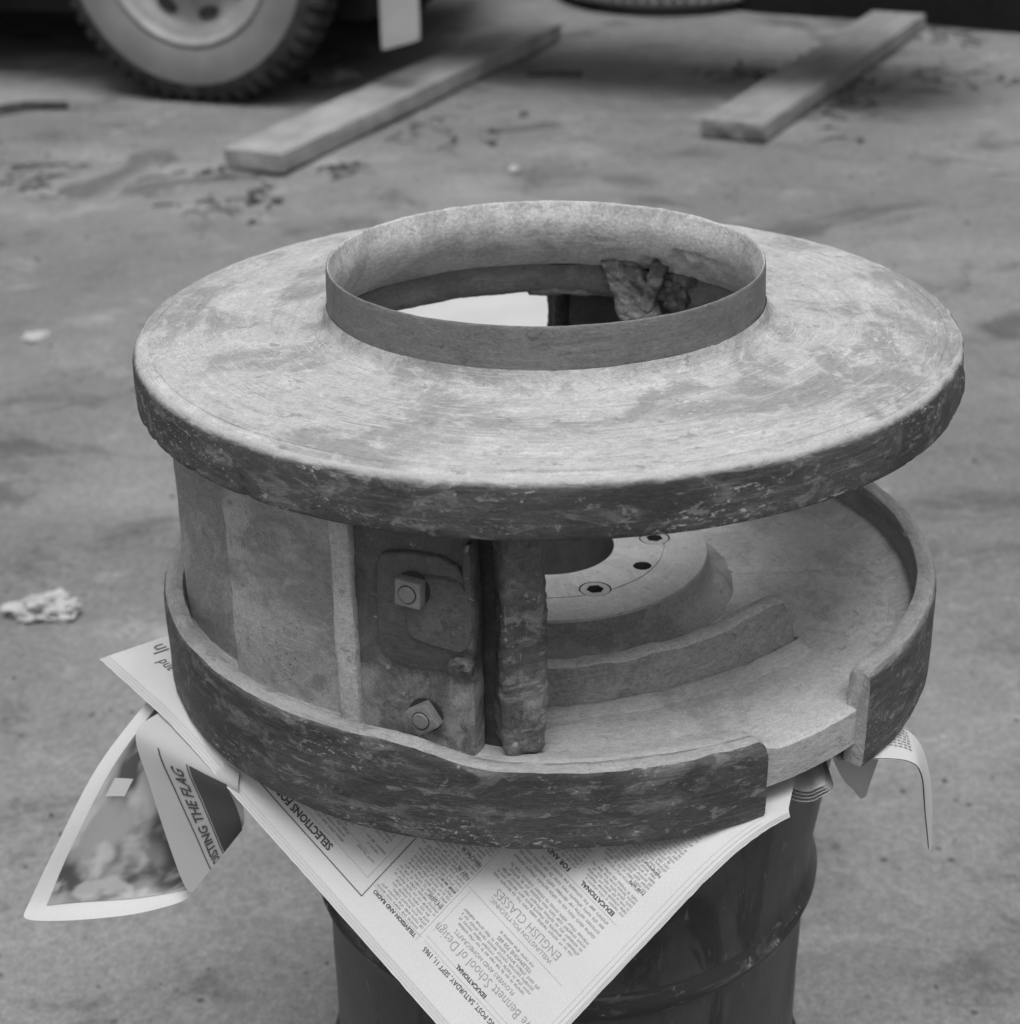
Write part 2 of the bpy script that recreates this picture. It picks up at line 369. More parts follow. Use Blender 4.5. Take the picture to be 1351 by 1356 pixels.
tag(mesh('grit', V, Fc, 'stone', smooth=False), 'loose grit scattered over the concrete yard', 'grit', kind='stuff')

# ------------------------------------------------------------------ oil drum
DX, DY, DR = .018, .0, .302
drum = tag(empty('oil_drum', (DX, DY, GZ)), 'dark painted steel oil drum with dented upper side under the newspaper', 'drum')
DH = .95 - .004
def ddisp(r, z, a):
    d = 0.
    if r > .2:
        g = math.atan2(math.sin(a - R(-12)), math.cos(a - R(-12)))
        zz = z - DH
        d += .036 * math.exp(-((g - .36) / .48) ** 2 - ((zz + .13) / .14) ** 2)
        d -= .016 * math.exp(-((g + .18) / .13) ** 2 - ((zz + .08) / .07) ** 2)
        d -= .007 * math.exp(-((g + .95) / .25) ** 2 - ((zz + .15) / .07) ** 2)
        d += .002 * nz((r * math.cos(a), r * math.sin(a), z), 5, 3)
    return r + d, z
def shell(z0, z1): return dens([(DR, z0), (DR, z1)], .012)
prof = [(DR, .012)] + shell(.012, .295)[1:] + [(DR + .003, .302), (DR + .012, .316), (DR + .012, .324), (DR + .003, .338)] + shell(.345, .605) + \
       [(DR + .003, .612), (DR + .012, .626), (DR + .012, .634), (DR + .003, .648)] + shell(.655, DH - .012)
V, Fc = lathe(prof, 180, disp=ddisp); mesh('shell', V, Fc, 'drum', drum, sharp=60)
V, Fc = lathe([(0.0001, DH - .018), (.15, DH - .018), (.285, DH - .018), (.29, DH - .004)], 96); mesh('lid', V, Fc, 'drum', drum)
V, Fc = lathe([(.289, DH - .010), (.290, DH - .001), (.297, DH), (DR + .003, DH - .001), (DR + .0045, DH - .008), (DR + .002, DH - .013)], 180, disp=ddisp); mesh('chime', V, Fc, 'drum', drum)
V, Fc = lathe([(DR + .002, .011), (DR + .005, .008), (DR + .005, .001), (DR - .008, .0), (DR - .012, .012)], 120); mesh('chime', V, Fc, 'drum', drum)
for z in (.63, .32):
    c = chaikin([(DR + .0035, z - .018), (DR + .0125, z - .006), (DR + .0145, z), (DR + .0125, z + .006), (DR + .0035, z + .018)], 1)
    V, Fc = lathe(c, 180, disp=lambda r, zz, a: (r + .001 * nz((math.cos(a) * .3, math.sin(a) * .3, zz), 14, 1), zz)); mesh('rolling_hoop', V, Fc, 'hoop', drum)

# ------------------------------------------------------------------ impeller
imp = tag(empty('impeller'), 'large worn cast metal impeller with two discs, lying on newspaper on the drum', 'impeller')
# upper disc (shroud)
prof = [(.262, .374), (.260, .345), (.268, .332), (.44, .3305), (.449, .333), (.4505, .338), (.4505, .376), (.4490, .3865), (.442, .3920), 
        (.4325, .3932), (.4318, .3920), (.4306, .3920), (.4299, .3940), (.36, .3955), (.275, .3958), (.2575, .3966), (.2485, .4005), (.2438, .4068), (.2415, .414), (.2405, .417)]
prof = dens(chaikin(prof, 2), .006)
def tdisp(r, z, a):
    p = (r * math.cos(a), r * math.sin(a), z); k = .0010
    if r > .435: k = .0007
    d = k * nz(p, 16, 1) + .0005 * nz(p, 60, 4)
    if z < .338 and r > .42:        # chipped lower edge
        d2 = max(0., nz(p, 30, 8, 4) - .35) * .006; return r - d2 + d, z + d2 * .5 + d
    g = math.atan2(math.sin(a - R(-10)), math.cos(a - R(-10)))
    if r > .44 and abs(g) < .5: d += .006 * max(0., nz(p, 34, 12)) * (1 - abs(g) / .5)
    return r + d, z + d
V, Fc = lathe(prof, 420, disp=tdisp)
mids = []
m = len(prof)
for i in range(420):
    for k in range(m - 1):
        r_, z_ = (prof[k][0] + prof[k + 1][0]) / 2, (prof[k][1] + prof[k + 1][1]) / 2
        mids.append(1 if (z_ < .3905 and r_ > .4385) else (2 if z_ < .376 else 0))
shroud = mesh('upper_disc', V, Fc, ['top', 'skirt', 'neck'], imp, mids=mids, sharp=50)
shroud['label'] = 'pale dusty upper disc with dark chipped edge'
prof = [(.2402, .414), (.2392, .44), (.2385, .4595), (.2370, .4612), (.2355, .4600), (.2335, .452), (.2300, .438), (.2305, .424), (.2350, .408), (.2440, .393), (.2540, .381), (.262, .374)]
prof = dens(chaikin(prof, 2), .004)
def rdisp(r, z, a):
    p = (r * math.cos(a), r * math.sin(a), z)
    d = .0007 * nz(p, 14, 3) + (.0006 * nz(p, 55, 6) if z > .458 else 0)
    if .37 < z < .415:
        g = math.atan2(math.sin(a - R(48)), math.cos(a - R(48)))
        d += .008 * max(0., nz(p, 22, 15)) * math.exp(-(g / .35) ** 2)
    return r + d * (1 if z > .42 else 1.6), z + d
V, Fc = lathe(prof, 360, disp=rdisp); mids = []
mm = len(prof); pk = max(range(mm), key=lambda i: prof[i][1])
for i in range(360): mids += [0 if k < pk else 1 for k in range(mm - 1)]
mesh('inlet_ring', V, Fc, ['ring', 'throat'], shroud, mids=mids, sharp=50)

# lower disc
def zfloor(r, a):
    deg = math.degrees(math.atan2(math.sin(a), math.cos(a)))
    front = sstep(-104, -96, deg) * (1 - sstep(-66, -58, deg))
    z = .066
    z += .017 * front * sstep(.365, .425, r)
    z += .012 * (1 - front) * (sstep(.385, .422, r) ** 2) * (0 if -64 < deg < -44 else 1)
    p = (r * math.cos(a), r * math.sin(a), 0)
    z += .0018 * nz(p, 9, 5) + .0007 * nz(p, 40, 2)
    # gouges radiating beyond the hub on the right
    if -25 < deg < 45 and .2 < r < .38:
        t_ = nz((deg * .11, r * 1.2, 0), 1.6, 21, 2); z -= .003 * sstep(.25, .5, t_) * sstep(.2, .23, r) * (1 - sstep(.33, .37, r))
    return z
prof = dens([(.19, .060), (.43, .060)], .006) + dens([(.4325, .058), (.4325, .024)], .006) + dens([(.43, .022), (.08, .022)], .03)
nfl = len(dens([(.19, .060), (.43, .060)], .006))
def fdisp(r, z, a):
    if z >= .0579: return r, zfloor(r, a) - (.0025 if r > .431 else 0)
    return r + .0006 * nz((r * math.cos(a), r * math.sin(a), z), 30), z
V, Fc = lathe(prof, 420, disp=fdisp)
base = mesh('lower_disc', V, Fc, 'floor', imp, sharp=45)
# rim sections
def rim_section(a0, a1, label):
    n = int((a1 - a0) / (2 * math.pi) * 420)
    pr = dens(chaikin([(.4215, 0), (.4455, 0), (.4455, .1), (.4215, .1)], 0, True), .006, True)
    # round the corners a little
    def rd(r, z, a):
        deg = math.degrees(math.atan2(math.sin(a), math.cos(a)))
        top = .108
        if -112 < deg < -50: top = .108 - .020 * sstep(-112, -97, deg)
        if -50 < deg < 120: top = .116
        p = (r * math.cos(a), r * math.sin(a), z)
        e = min((a - a0), (a1 - a)) * .44
        endr = .006 * (1 - min(1, e / .008)) ** 2
        fr = z / .1
        zz = fr * (top + .0012 * nz(p, 12, 3) + .0009 * nz(p, 45, 7) - endr) + (.0008 * nz(p, 18, 9) if fr < .05 else 0)
        rr = r
        if fr > .93: rr += (-.0025 if r > .433 else .0025) * sstep(.93, 1, fr); zz -= .002 * abs((r - .4335) / .012) ** 3
        if fr < .05 and r > .433: rr -= .002
        rr += .0010 * nz(p, 13, 5) + .0005 * nz(p, 50, 2)
        if front_worn and -100 < deg < -60 and fr > .8 and r > .433: rr -= .006 * max(0, nz(p, 25, 31)) * sstep(.8, 1, fr)
        return rr, zz
    front_worn = True
    V, Fc = lathe(pr, n, a0, a1, True, rd); mids = []
    for i in range(n):
        for k in range(len(pr)):
            ra = (pr[k][0] + pr[(k + 1) % len(pr)][0]) / 2; za = (pr[k][1] + pr[(k + 1) % len(pr)][1]) / 2
            mids.append(0 if (ra > .44 and za < .098) else 1)
    mids += [1, 1]
    mids[-2:] = [2, 2]; o = mesh('rim', V, Fc, ['rim', 'rimtop', 'vane'], base, mids=mids, sharp=50); o['label'] = label
rim_section(R(-225), R(-62.8), 'long dark rim band along front and left')
rim_section(R(-44.6), R(117), 'tall rim band on the right with square cut end')

# hub with screw pockets
prof = [(.076, .0), (.076, .106), (.078, .1115), (.1355, .1125), (.1358, .1108), (.1372, .1108), (.1375, .1125), (.182, .1125), (.186, .1112), (.1872, .108), (.1890, .096),
        (.1915, .087), (.197, .078), (.206, .0715), (.220, .0655), (.228, .060), (.228, .03)]
V, Fc = lathe(prof, 240, closed=True)
hub = mesh('hub', V, Fc, ['hub', 'hubside', 'bore'], imp, sharp=30)
cut = []
SC = [R(-67 + 72 * k) for k in range(5)]; HO = [R(-30 + 72 * k) for k in range(5)]
for a in SC:
    v, f = cyl(.0183, .088, .13, 40); cut.append((xf(v, Matrix.Translation((.127 * math.cos(a), .127 * math.sin(a), 0))), f))
for a in HO:
    v, f = cyl(.0105, .050, .13, 32); cut.append((xf(v, Matrix.Translation((.123 * math.cos(a), .123 * math.sin(a), 0))), f))
V, Fc = join(cut); cutter = mesh('cutter', V, Fc, 'black')
bo = hub.modifiers.new('b', 'BOOLEAN'); bo.object = cutter; bo.operation = 'DIFFERENCE'; bo.solver = 'EXACT'
dg = bpy.context.evaluated_depsgraph_get(); dg.update()
nm = bpy.data.meshes.new_from_object(hub.evaluated_get(dg)); hub.modifiers.clear(); old = hub.data; hub.data = nm
bpy.data.objects.remove(cutter); bpy.data.meshes.remove(old); nm.name = 'hub'; nm.set_sharp_from_angle(angle=R(28))
for p_ in nm.polygons:
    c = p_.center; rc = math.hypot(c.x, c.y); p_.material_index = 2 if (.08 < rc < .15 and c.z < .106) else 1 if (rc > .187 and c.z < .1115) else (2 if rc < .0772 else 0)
def screw_mesh():
    V = []; Fc = []; n = 36; ro = .0168; rh = .0100; zt = .0002
    for i in range(n):
        a = 2 * math.pi * i / n; c, s = math.cos(a), math.sin(a)
        k = math.floor(a / (math.pi / 3) + .5) * math.pi / 3; hx = rh * math.cos(math.pi / 6) / max(.5, math.cos(((a + math.pi / 6) % (math.pi / 3)) - math.pi / 6))
        V += [(ro * c, ro * s, -.022), (ro * c, ro * s, zt - .0006), ((ro - .0006) * c, (ro - .0006) * s, zt), (hx * c, hx * s, zt), (hx * c * .97, hx * s * .97, -.019)]
    for i in range(n):
        j = (i + 1) % n
        for k in range(4): Fc.append((i * 5 + k, j * 5 + k, j * 5 + k + 1, i * 5 + k + 1))
    Fc.append(tuple(i * 5 + 4 for i in range(n))); return V, Fc
V, Fc = screw_mesh(); scr = None
for a in SC:
    loc = Vector((.127 * math.cos(a), .127 * math.sin(a), .1122))
    if scr is None: scr = mesh('socket_screw', V, Fc, ['screw', 'black'], hub, sharp=30, mids=[1 if (q < 144 and q % 4 == 3) or q == 144 else 0 for q in range(len(Fc))]); o = scr
    else: o = link(scr.copy(), hub)
    o.location = loc; o.rotation_euler = (0, 0, a * 3)

# worn vane stubs on the floor
def stub(rot, parent):
    ctl = [(-128, .300), (-110, .283), (-92.5, .272), (-76, .266), (-62, .2645), (-50, .270), (-41, .2795), (-35, .2875), (-29, .2960)]
    path = []
    for i in range(len(ctl) - 1):
        for j in range(10):
            t = j / 10; path.append((ctl[i][0] + (ctl[i + 1][0] - ctl[i][0]) * t, ctl[i][1] + (ctl[i + 1][1] - ctl[i][1]) * t))
    path.append(ctl[-1]); V = []; Fc = []; ns = 25; n = len(path)
    for i, (deg, r) in enumerate(path):
        a = R(deg); c = Vector((math.cos(a) * r, math.sin(a) * r, 0))
        d0, r0 = path[max(0, i - 1)]; d1, r1 = path[min(n - 1, i + 1)]
        tg = (Vector((math.cos(R(d1)) * r1, math.sin(R(d1)) * r1, 0)) - Vector((math.cos(R(d0)) * r0, math.sin(R(d0)) * r0, 0))).normalized()
        nr = Vector((tg.y, -tg.x, 0))
        end = min(1, (n - 1 - i) / 6); ef = math.sqrt(max(0., 1 - (1 - end) ** 2)) if end < 1 else 1
        H = .036 * (.40 + .60 * ef) * (1 + .28 * sstep(-52, -36, deg))
        secs = [(-.030, -.004), (-.024, .004), (-.0200, .014), (-.0175, .036), (-.0140, .0405), (-.004, .0418), (.0025, .0400), (.0050, .0362), (.0075, .0335), (.0110, .0300), (.0145, .020), (.0165, .0105), (.0185, .0055), (.0205, .0032), (.0225, .0042), (.0260, .0072), (.034, .0058), (.044, .003), (.058, -.004)]
        secs = dens(secs, .0030)
        if i == 0: NS = len(secs)
        for (s_, z_) in secs:
            p = c + nr * (s_ * (.55 + .45 * ef)); zz = z_ * (H / .036); d = .0016 * nz((p.x, p.y, zz), 26, 3) + .0009 * nz((p.x, p.y, zz), 70, 8)
            if z_ > .026: d += .002 * nz((p.x, p.y, 0), 34, 17)
            V.append((p.x, p.y, .064 + zz + d))
    m_ = NS
    for i in range(n - 1):
        for k in range(m_ - 1): Fc.append((i * m_ + k, (i + 1) * m_ + k, (i + 1) * m_ + k + 1, i * m_ + k + 1))
    Fc.append(tuple(range(m_))); Fc.append(tuple((n - 1) * m_ + k for k in range(m_)))
    mi = []
    for i in range(n - 1): mi += [1 if (-.010 < secs[k][0] + .0 and .0035 < secs[k][0] < .0235) or secs[k][0] < -.018 else (2 if secs[k][0] >= .0235 else 0) for k in range(m_ - 1)]
    o = mesh('vane_stub', V, Fc, ['stub', 'stub_face_shade', 'floor'], parent, sharp=60, mids=mi + [1, 1]); o.rotation_euler = (0, 0, rot); return o
stub(0, imp)['label'] = 'curved worn down vane stub on the lower disc'
stub(math.pi, imp)

# standing vane (two, half a turn apart)
Z0, Z1 = .060, .340
def wall(path, th, z0, z1, step=.008, amp=.0015, seed=0.):
    """curved upright plate, outer face on the path, thickness to the inside (towards the axis)"""
    pts = dens(path, step); n = len(pts); V = []; Fc = []; nzs = int((z1 - z0) / step)
    for side in (0, 1):
        for i, p in enumerate(pts):
            a = Vector((*pts[max(0, i - 1)], 0)); b = Vector((*pts[min(n - 1, i + 1)], 0)); d = (b - a).normalized(); nr = Vector((d.y, -d.x, 0))
            if nr.dot(Vector((p[0], p[1], 0))) < 0: nr = -nr
            for k in range(nzs + 1):
                q = Vector((p[0], p[1], z0 + (z1 - z0) * k / nzs)); e = amp * nz(q, 14, seed) + amp * .4 * nz(q, 50, seed + 3)
                q = q - nr * (th * side) + nr * e
                if i in (0, n - 1): q += d * (amp * 2.2 * nz(q, 35, seed + 5)) * (1 if i else -1)
                V.append(q)
    m_ = nzs + 1; off = n * m_
    for i in range(n - 1):
        for k in range(nzs):
            Fc.append((i * m_ + k, (i + 1) * m_ + k, (i + 1) * m_ + k + 1, i * m_ + k + 1))
            Fc.append((off + i * m_ + k, off + i * m_ + k + 1, off + (i + 1) * m_ + k + 1, off + (i + 1) * m_ + k))
        for k in (0, nzs): Fc.append((i * m_ + k, (i + 1) * m_ + k, off + (i + 1) * m_ + k, off + i * m_ + k))
    for i in (0, n - 1):
        for k in range(nzs): Fc.append((i * m_ + k, i * m_ + k + 1, off + i * m_ + k + 1, off + i * m_ + k))
    return V, Fc
def poly_plate(pts, th, fr, amp=0., seed=0.):
    """flat plate from an outline in local (x along, z up); face points to local -y; edge rounded"""
    pts = dens(chaikin(pts, 2, True), .006, True); n = len(pts); V = []; Fc = []
    cx = sum(p[0] for p in pts) / n; cz = sum(p[1] for p in pts) / n
    rings = [(0., 0.), (0., -th * .5), (.0010, -th * .85), (.0022, -th)]
    for (ins, y) in rings:
        for (x, z) in pts:
            dx, dz = cx - x, cz - z; l = math.hypot(dx, dz); V.append((x + dx / l * ins, y, z + dz / l * ins))
    for g in range(len(rings) - 1):
        for i in range(n): Fc.append((g * n + i, g * n + (i + 1) % n, (g + 1) * n + (i + 1) % n, (g + 1) * n + i))
    Fc.append(tuple(range(n))); Fc.append(tuple((len(rings) - 1) * n + i for i in range(n)))
    return xf(V, fr), Fc
PT = Vector((.912, -.409, 0)); PN = Vector((-.409, -.912, 0))
def nut_mesh(fr, size, ang):
    V, Fc = rbox(size, .013, size, .0016, .0025, .0004, 60); V = xf(V, Matrix.Translation((0, -.0065, 0)))
    rot = Matrix.Rotation(ang, 4, 'Y'); n0 = len(Fc)
    rx = Matrix.Rotation(R(90), 4, 'X')          # +z -> -y
    v2, f2 = lathe([(.0096, .0), (.0096, .0004), (.0086, .0004), (.0086, .0)], 28, closed=True); v2 = xf(v2, Matrix.Translation((0, -.013, 0)) @ rx)
    v3, f3 = lathe([(.0085, -.002), (.0085, .0012), (.0078, .0019), (.003, .0022), (.0001, .0022)], 28); v3 = xf(v3, Matrix.Translation((0, -.013, 0)) @ rx)
    V, F = join([(V, Fc), (v2, f2), (v3, f3)])
    g_, gf = cyl(size * .66, -.0002, .0010, 22); g_ = [(x * (1 + .14 * nz((x, y, 0), 60, 2)), y * (1 + .14 * nz((x, y, 0), 60, 5)), z) for x, y, z in g_]
    g_ = xf(g_, rx); V, F = join([(V, F), (g_, gf)])
    return xf(V, fr @ rot), F, [0] * n0 + [1] * len(f2) + [0] * len(f3) + [1] * len(gf)
def make_vane(rot, back=False):
    path = [(-.414, -.070), (-.406, -.098), (-.378, -.142), (-.346, -.178), (-.318, -.212), (-.27, -.250), (-.20, -.295), (-.12, -.330), (-.045, -.347)]
    if back: path = path[5:]
    V, Fc = wall(path, .030, Z0, Z1, .009, .0016, 2)
    dk = lambda m_: 'vane_shade' if back else m_
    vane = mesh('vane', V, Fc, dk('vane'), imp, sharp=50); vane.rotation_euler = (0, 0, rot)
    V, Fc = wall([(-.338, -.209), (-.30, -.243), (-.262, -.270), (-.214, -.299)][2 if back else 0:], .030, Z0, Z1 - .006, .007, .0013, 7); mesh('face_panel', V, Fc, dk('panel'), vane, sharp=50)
    # upright rib
    V, Fc = rbox(.024, .042, Z1 - Z0, .004, .005, .0018, 40, 4, .3)
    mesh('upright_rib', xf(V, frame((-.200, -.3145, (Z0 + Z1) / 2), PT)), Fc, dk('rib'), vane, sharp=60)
    # mounting plate with wear pads
    V, Fc = rbox(.130, .024, Z1 - Z0, .0025, .006, .0018, 18, 9)
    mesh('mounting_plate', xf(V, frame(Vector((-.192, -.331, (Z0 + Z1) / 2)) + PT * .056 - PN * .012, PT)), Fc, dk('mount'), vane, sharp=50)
    fr = frame(Vector((-.192, -.331, 0)) - PN * .001, PT)
    V, Fc = poly_plate([(.024, .265), (.034, .281), (.127, .284), (.127, .163), (.098, .160), (.05, .153), (.028, .160), (.021, .18)], .0075, fr); mesh('wear_pad', V, Fc, 'pad', vane, sharp=50)
    V, Fc = poly_plate([(.056, .262), (.128, .266), (.128, .186), (.09, .187), (.06, .192), (.056, .20)], .0125, fr); mesh('wear_pad', V, Fc, 'pad', vane, sharp=50)
    for (a, z, s, ang, off) in ((.066, .247, .0275, R(4), .011), (.071, .106, .0275, R(-34), .0045)):
        V, Fc, mi = nut_mesh(frame(Vector((-.192, -.331, z)) + PT * a + PN * off, PT), s, ang)
        mesh('square_nut', V, Fc, ['nut', 'black'], vane, mids=mi, sharp=40)
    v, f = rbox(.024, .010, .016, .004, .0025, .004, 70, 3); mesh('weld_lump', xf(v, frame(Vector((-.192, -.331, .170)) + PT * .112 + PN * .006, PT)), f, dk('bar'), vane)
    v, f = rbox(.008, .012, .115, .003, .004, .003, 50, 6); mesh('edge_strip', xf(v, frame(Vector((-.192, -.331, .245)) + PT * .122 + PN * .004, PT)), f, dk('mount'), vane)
    V, Fc = rbox(.030, .012, Z1 - Z0, .002, .006, .002, 40, 5); mesh('slot_shade', xf(V, frame((-.066, -.352, (Z0 + Z1) / 2), PT)), Fc, 'vane_shade', vane)  # dark strip added to paint the shade in the slot
    # outer edge bar: upright, two faces, worn
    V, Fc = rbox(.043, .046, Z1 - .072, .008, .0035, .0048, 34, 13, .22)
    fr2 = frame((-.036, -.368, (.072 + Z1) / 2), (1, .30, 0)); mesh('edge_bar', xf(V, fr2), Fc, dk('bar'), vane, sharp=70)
    return vane
make_vane(0.)['label'] = 'standing vane with two square nuts between the discs'
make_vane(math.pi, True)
# rough cast remains hanging under the throat on the right
def lump(name, loc, size, rot, amp, seed, shear=0., mat='lump'):
    V, Fc = rbox(*size, min(size) * .25, min(size) / 10, amp * .7, 30, seed)
    V = [Vector((v.x - shear * (v.z - size[2] / 2), v.y, v.z)) for v in V]
    o = mesh(name, xf(V, Matrix.Translation(loc) @ Matrix.Rotation(rot, 4, 'Z')), Fc, mat, imp, sharp=32); return o
lump('broken_casting', (.096, .238, .342), (.050, .022, .090), R(-20), .009, 2, .42)
lump('broken_casting', (.150, .214, .356), (.022, .024, .070), R(-30), .006, 6, -.35)
lump('broken_casting', (.184, .206, .360), (.040, .028, .060), R(-42), .010, 11)
lump('broken_casting', (.168, .205, .350), (.030, .026, .034), R(-38), .012, 21, 0, 'vane_shade')  # dark lump painted in for the shaded hole in the casting
lump('broken_casting', (.045, .268, .345), (.12, .018, .026), R(-8), .005, 9, 0, 'neck')

# ------------------------------------------------------------------ newspapers
CX, CY, PHI, YB, PSI, KK, TH = -.087, -.625, 2.213, .300, -.348, 8.077, .862
D1 = Vector((math.cos(PHI), math.sin(PHI))); D2 = Vector((D1.y, -D1.x))
BN = Vector((math.sin(PSI), -math.cos(PSI))); BT = Vector((math.cos(PSI), math.sin(PSI)))
def paperpt(a, b, drop=0.):
    q = Vector((CX, CY)) + D1 * a + D2 * b; s = q.dot(BN) - YB; w = q.dot(BT)
    if s <= 0: p = Vector((q.x, q.y, -.0005)); nrm = Vector((0, 0, 1))
    else:
        sa = TH / KK
        if s < sa: so = math.sin(KK * s) / KK; z = -(1 - math.cos(KK * s)) / KK; th = KK * s
        else: so = math.sin(TH) / KK + (s - sa) * math.cos(TH); z = -(1 - math.cos(TH)) / KK - (s - sa) * math.sin(TH); th = TH
        o = BN * (so + YB) + BT * w; p = Vector((o.x, o.y, z - .0005)); nrm = Vector((BN.x * math.sin(th), BN.y * math.sin(th), math.cos(th)))
    p += nrm * (.0016 * nz((a, b, 0), 5, 3) * sstep(.0, .05, max(0, s)))
    return p + nrm * drop
news = tag(empty('newspaper', (0, 0, 0)), 'open newspaper sheets with printed columns, drooping corner below the impeller', 'newspaper')
def sheet(name, amin, bmin, drop, mat, amax=.722):
    V = []; Fc = []; na, nb = 72, 60
    for i in range(na + 1):
        a = amin + (amax - amin) * i / na; bmax = min(.58, .392 + 1.3 * max(0, a))
        for j in range(nb + 1):
            b = bmin + (bmax - bmin) * j / nb
            e = .0006 * (noise.noise(Vector((a * 300, b * 300, drop * 999)))) if j == 0 or i == 0 else 0
            V.append(paperpt(a + (e if i == 0 else 0), b + (e if j == 0 else 0), drop))
    for i in range(na):
        for j in range(nb): k = i * (nb + 1) + j; Fc.append((k, k + nb + 1, k + nb + 2, k + 1))
    return mesh(name, V, Fc, mat, news, sharp=180)
page = sheet('page', 0, 0, 0., 'paper')
for i in range(1, 7): sheet('page', .0008 * i if i % 2 else -.0006 * i, -.0017 * i, -.00045 * i, 'edge' if i % 2 else 'paper', .722 + (.0006 * i))

LIFT = .0005
def drape(V, fn): return [fn(v[0], v[1]) for v in V]
def text_mesh(s, bold=0.):
    cu = bpy.data.curves.new('t', 'FONT'); cu.body = s; cu.size = 1; cu.resolution_u = 2; cu.offset = bold
    ob = bpy.data.objects.new('t', cu); COL.objects.link(ob); dg = bpy.context.evaluated_depsgraph_get(); dg.update()
    me = bpy.data.meshes.new_from_object(ob.evaluated_get(dg)); V = [tuple(v.co) for v in me.vertices]; Fc = [tuple(p.vertices) for p in me.polygons]
    bpy.data.objects.remove(ob); bpy.data.curves.remove(cu); bpy.data.meshes.remove(me)
    x0 = min(v[0] for v in V); x1 = max(v[0] for v in V); return [((v[0] - x0) / (x1 - x0), v[1] / (x1 - x0)) for v in V], Fc
def headline(s, a0, a1, b, mat='ink', bold=0., stretch=1., fn=None, parent=None, name='headline'):
    """text from a0 to a1 along the reading direction; b is the baseline"""
    V, Fc = text_mesh(s, bold); w = a1 - a0
    V = [(a0 + v[0] * w, b - v[1] * w * stretch) for v in V]
    f = fn or (lambda a, b: paperpt(a, b, LIFT))
    me = mesh(name, drape(V, f), Fc, mat, parent or news, smooth=False); return me
headline('SELECTIONS FOR', .297, .386, .0325, bold=.03)
headline('TELEVISION AND RADIO', .168, .232, .0345, bold=.03)
headline('EVENING POST, SATURDAY, SEPT 11, 1965', .030, .153, .0335, 'ink', .01, 1.15)
headline('EDUCATIONAL', .074, .1165, .0455, bold=.03)
headline('Eve Bennett School of Design', .018, .160, .0600, 'ink2', -.012, 1.25)
headline('FLOWERS AND HOMECRAFTS', .056, .142, .0680, 'ink2', -.005)
headline('WELLINGTON POLYTECHNIC', .050, .138, .1155, 'ink2', -.004)
headline('ENGLISH CLASSES', .048, .139, .1265, 'ink2', -.012, 1.1)
headline('EDUCATIONAL', .038, .083, .1915, bold=.03)
headline('FOR AND', .100, .131, .1915, bold=.02)
headline('WELLINGTON POLYTECHNIC', .034, .084, .2235, 'ink2', 0)
headline('In', .690, .708, .063, 'ink', .0, 1.0, name='headline')
headline('and', .644, .672, .048, 'ink', .0, 1.0)
headline('TELEPHONE 758 685', .058, .106, .0945, 'ink2', .01)
def bars(items, mat, name='rule', fn=None, parent=None):
    V = []; Fc = []; f = fn or (lambda a, b: paperpt(a, b, LIFT))
    for (a0, b0, a1, b1) in items:
        L = max(abs(a1 - a0), abs(b1 - b0)); k = max(1, int(L / .012)); hor = abs(a1 - a0) > abs(b1 - b0)
        for i in range(k):
            t0, t1 = i / k, (i + 1) / k
            q = [(a0 + (a1 - a0) * t0, b0), (a0 + (a1 - a0) * t1, b0), (a0 + (a1 - a0) * t1, b1), (a0 + (a1 - a0) * t0, b1)] if hor else \
                [(a0, b0 + (b1 - b0) * t0), (a1, b0 + (b1 - b0) * t0), (a1, b0 + (b1 - b0) * t1), (a0, b0 + (b1 - b0) * t1)]
            o = len(V); V += [f(*z) for z in q]; Fc.append((o, o + 1, o + 2, o + 3))
    return mesh(name, V, Fc, mat, parent or news, smooth=False)
dots = []
n = 120
for i in range(n): t = .238 + (.43 - .238) * i / n; dots.append((t, .0188, t + .0011, .0202))
for i in range(70): t = .0195 + (.16 - .0195) * i / 70; dots.append((.2372, t, .2386, t + .0013))
bars(dots, 'ink', 'dotted_border')['kind'] = 'stuff'
for q_ in [(.163, .0362, .236, .0366), (.027, .1055, .163, .1058), (.028, .184, .165, .1843), (.165, .030, .1653, .23), (.2465, .0365, .40, .0368), (.262, .054, .40, .0543), (.2465, .0365, .2468, .15),
      (.030, .0365, .158, .0367), (.094, .196, .0942, .30), (.158, .05, .1582, .104), (.285, .06, .2853, .15), (.03, .0415, .16, .0417)]: bars([q_], 'ink3', 'rule')
for q_ in [(.004, .0, .0043, .36), (.009, .0, .0092, .37)]: bars([q_], 'ink3', 'fold_line')
def lines(a0, a1, b0, b1, pitch, xh, rag=.0, ind=.0, boldp=0., cen=False, gap=.0):
    """rows of letter-sized strokes; illegible at this size in the photograph too"""
    dk = []; b = b0
    while b < b1:
        if random.random() < gap: b += pitch; continue
        L = (a1 - a0) * (1 - rag * random.random()); s = a0 + (ind if random.random() < .25 else 0)
        if cen: s = (a0 + a1 - L) / 2
        a = s; e = s + L
        while a < e:
            for _ in range(random.randint(2, 8)):
                w = xh * random.uniform(.5, .8)
                if a + w > e: a = e; break
                k = random.random(); tall = random.random() < .3; top = b - xh * (1.45 if tall else 1.)
                if k < .45: dk.append((a, top, a + xh * .22, b)); dk.append((a + xh * .22, b - xh, a + w, b - xh * .72))
                elif k < .75: dk.append((a, b - xh, a + w * .9, b - xh * .70)); dk.append((a, b - xh * .28, a + w * .9, b)); dk.append((a, b - xh * .7, a + xh * .2, b - xh * .28))
                else: dk.append((a, top, a + xh * .22, b)); dk.append((a + w * .6, b - xh, a + w * .6 + xh * .22, b))
                a += w + xh * .22
            a += xh * .8
        b += pitch
    return dk
sm = []
sm += lines(.168, .234, .0405, .17, .0043, .0021, .25, .004)
sm += lines(.250, .282, .043, .15, .0048, .0021, .5, 0, cen=True, gap=.15)
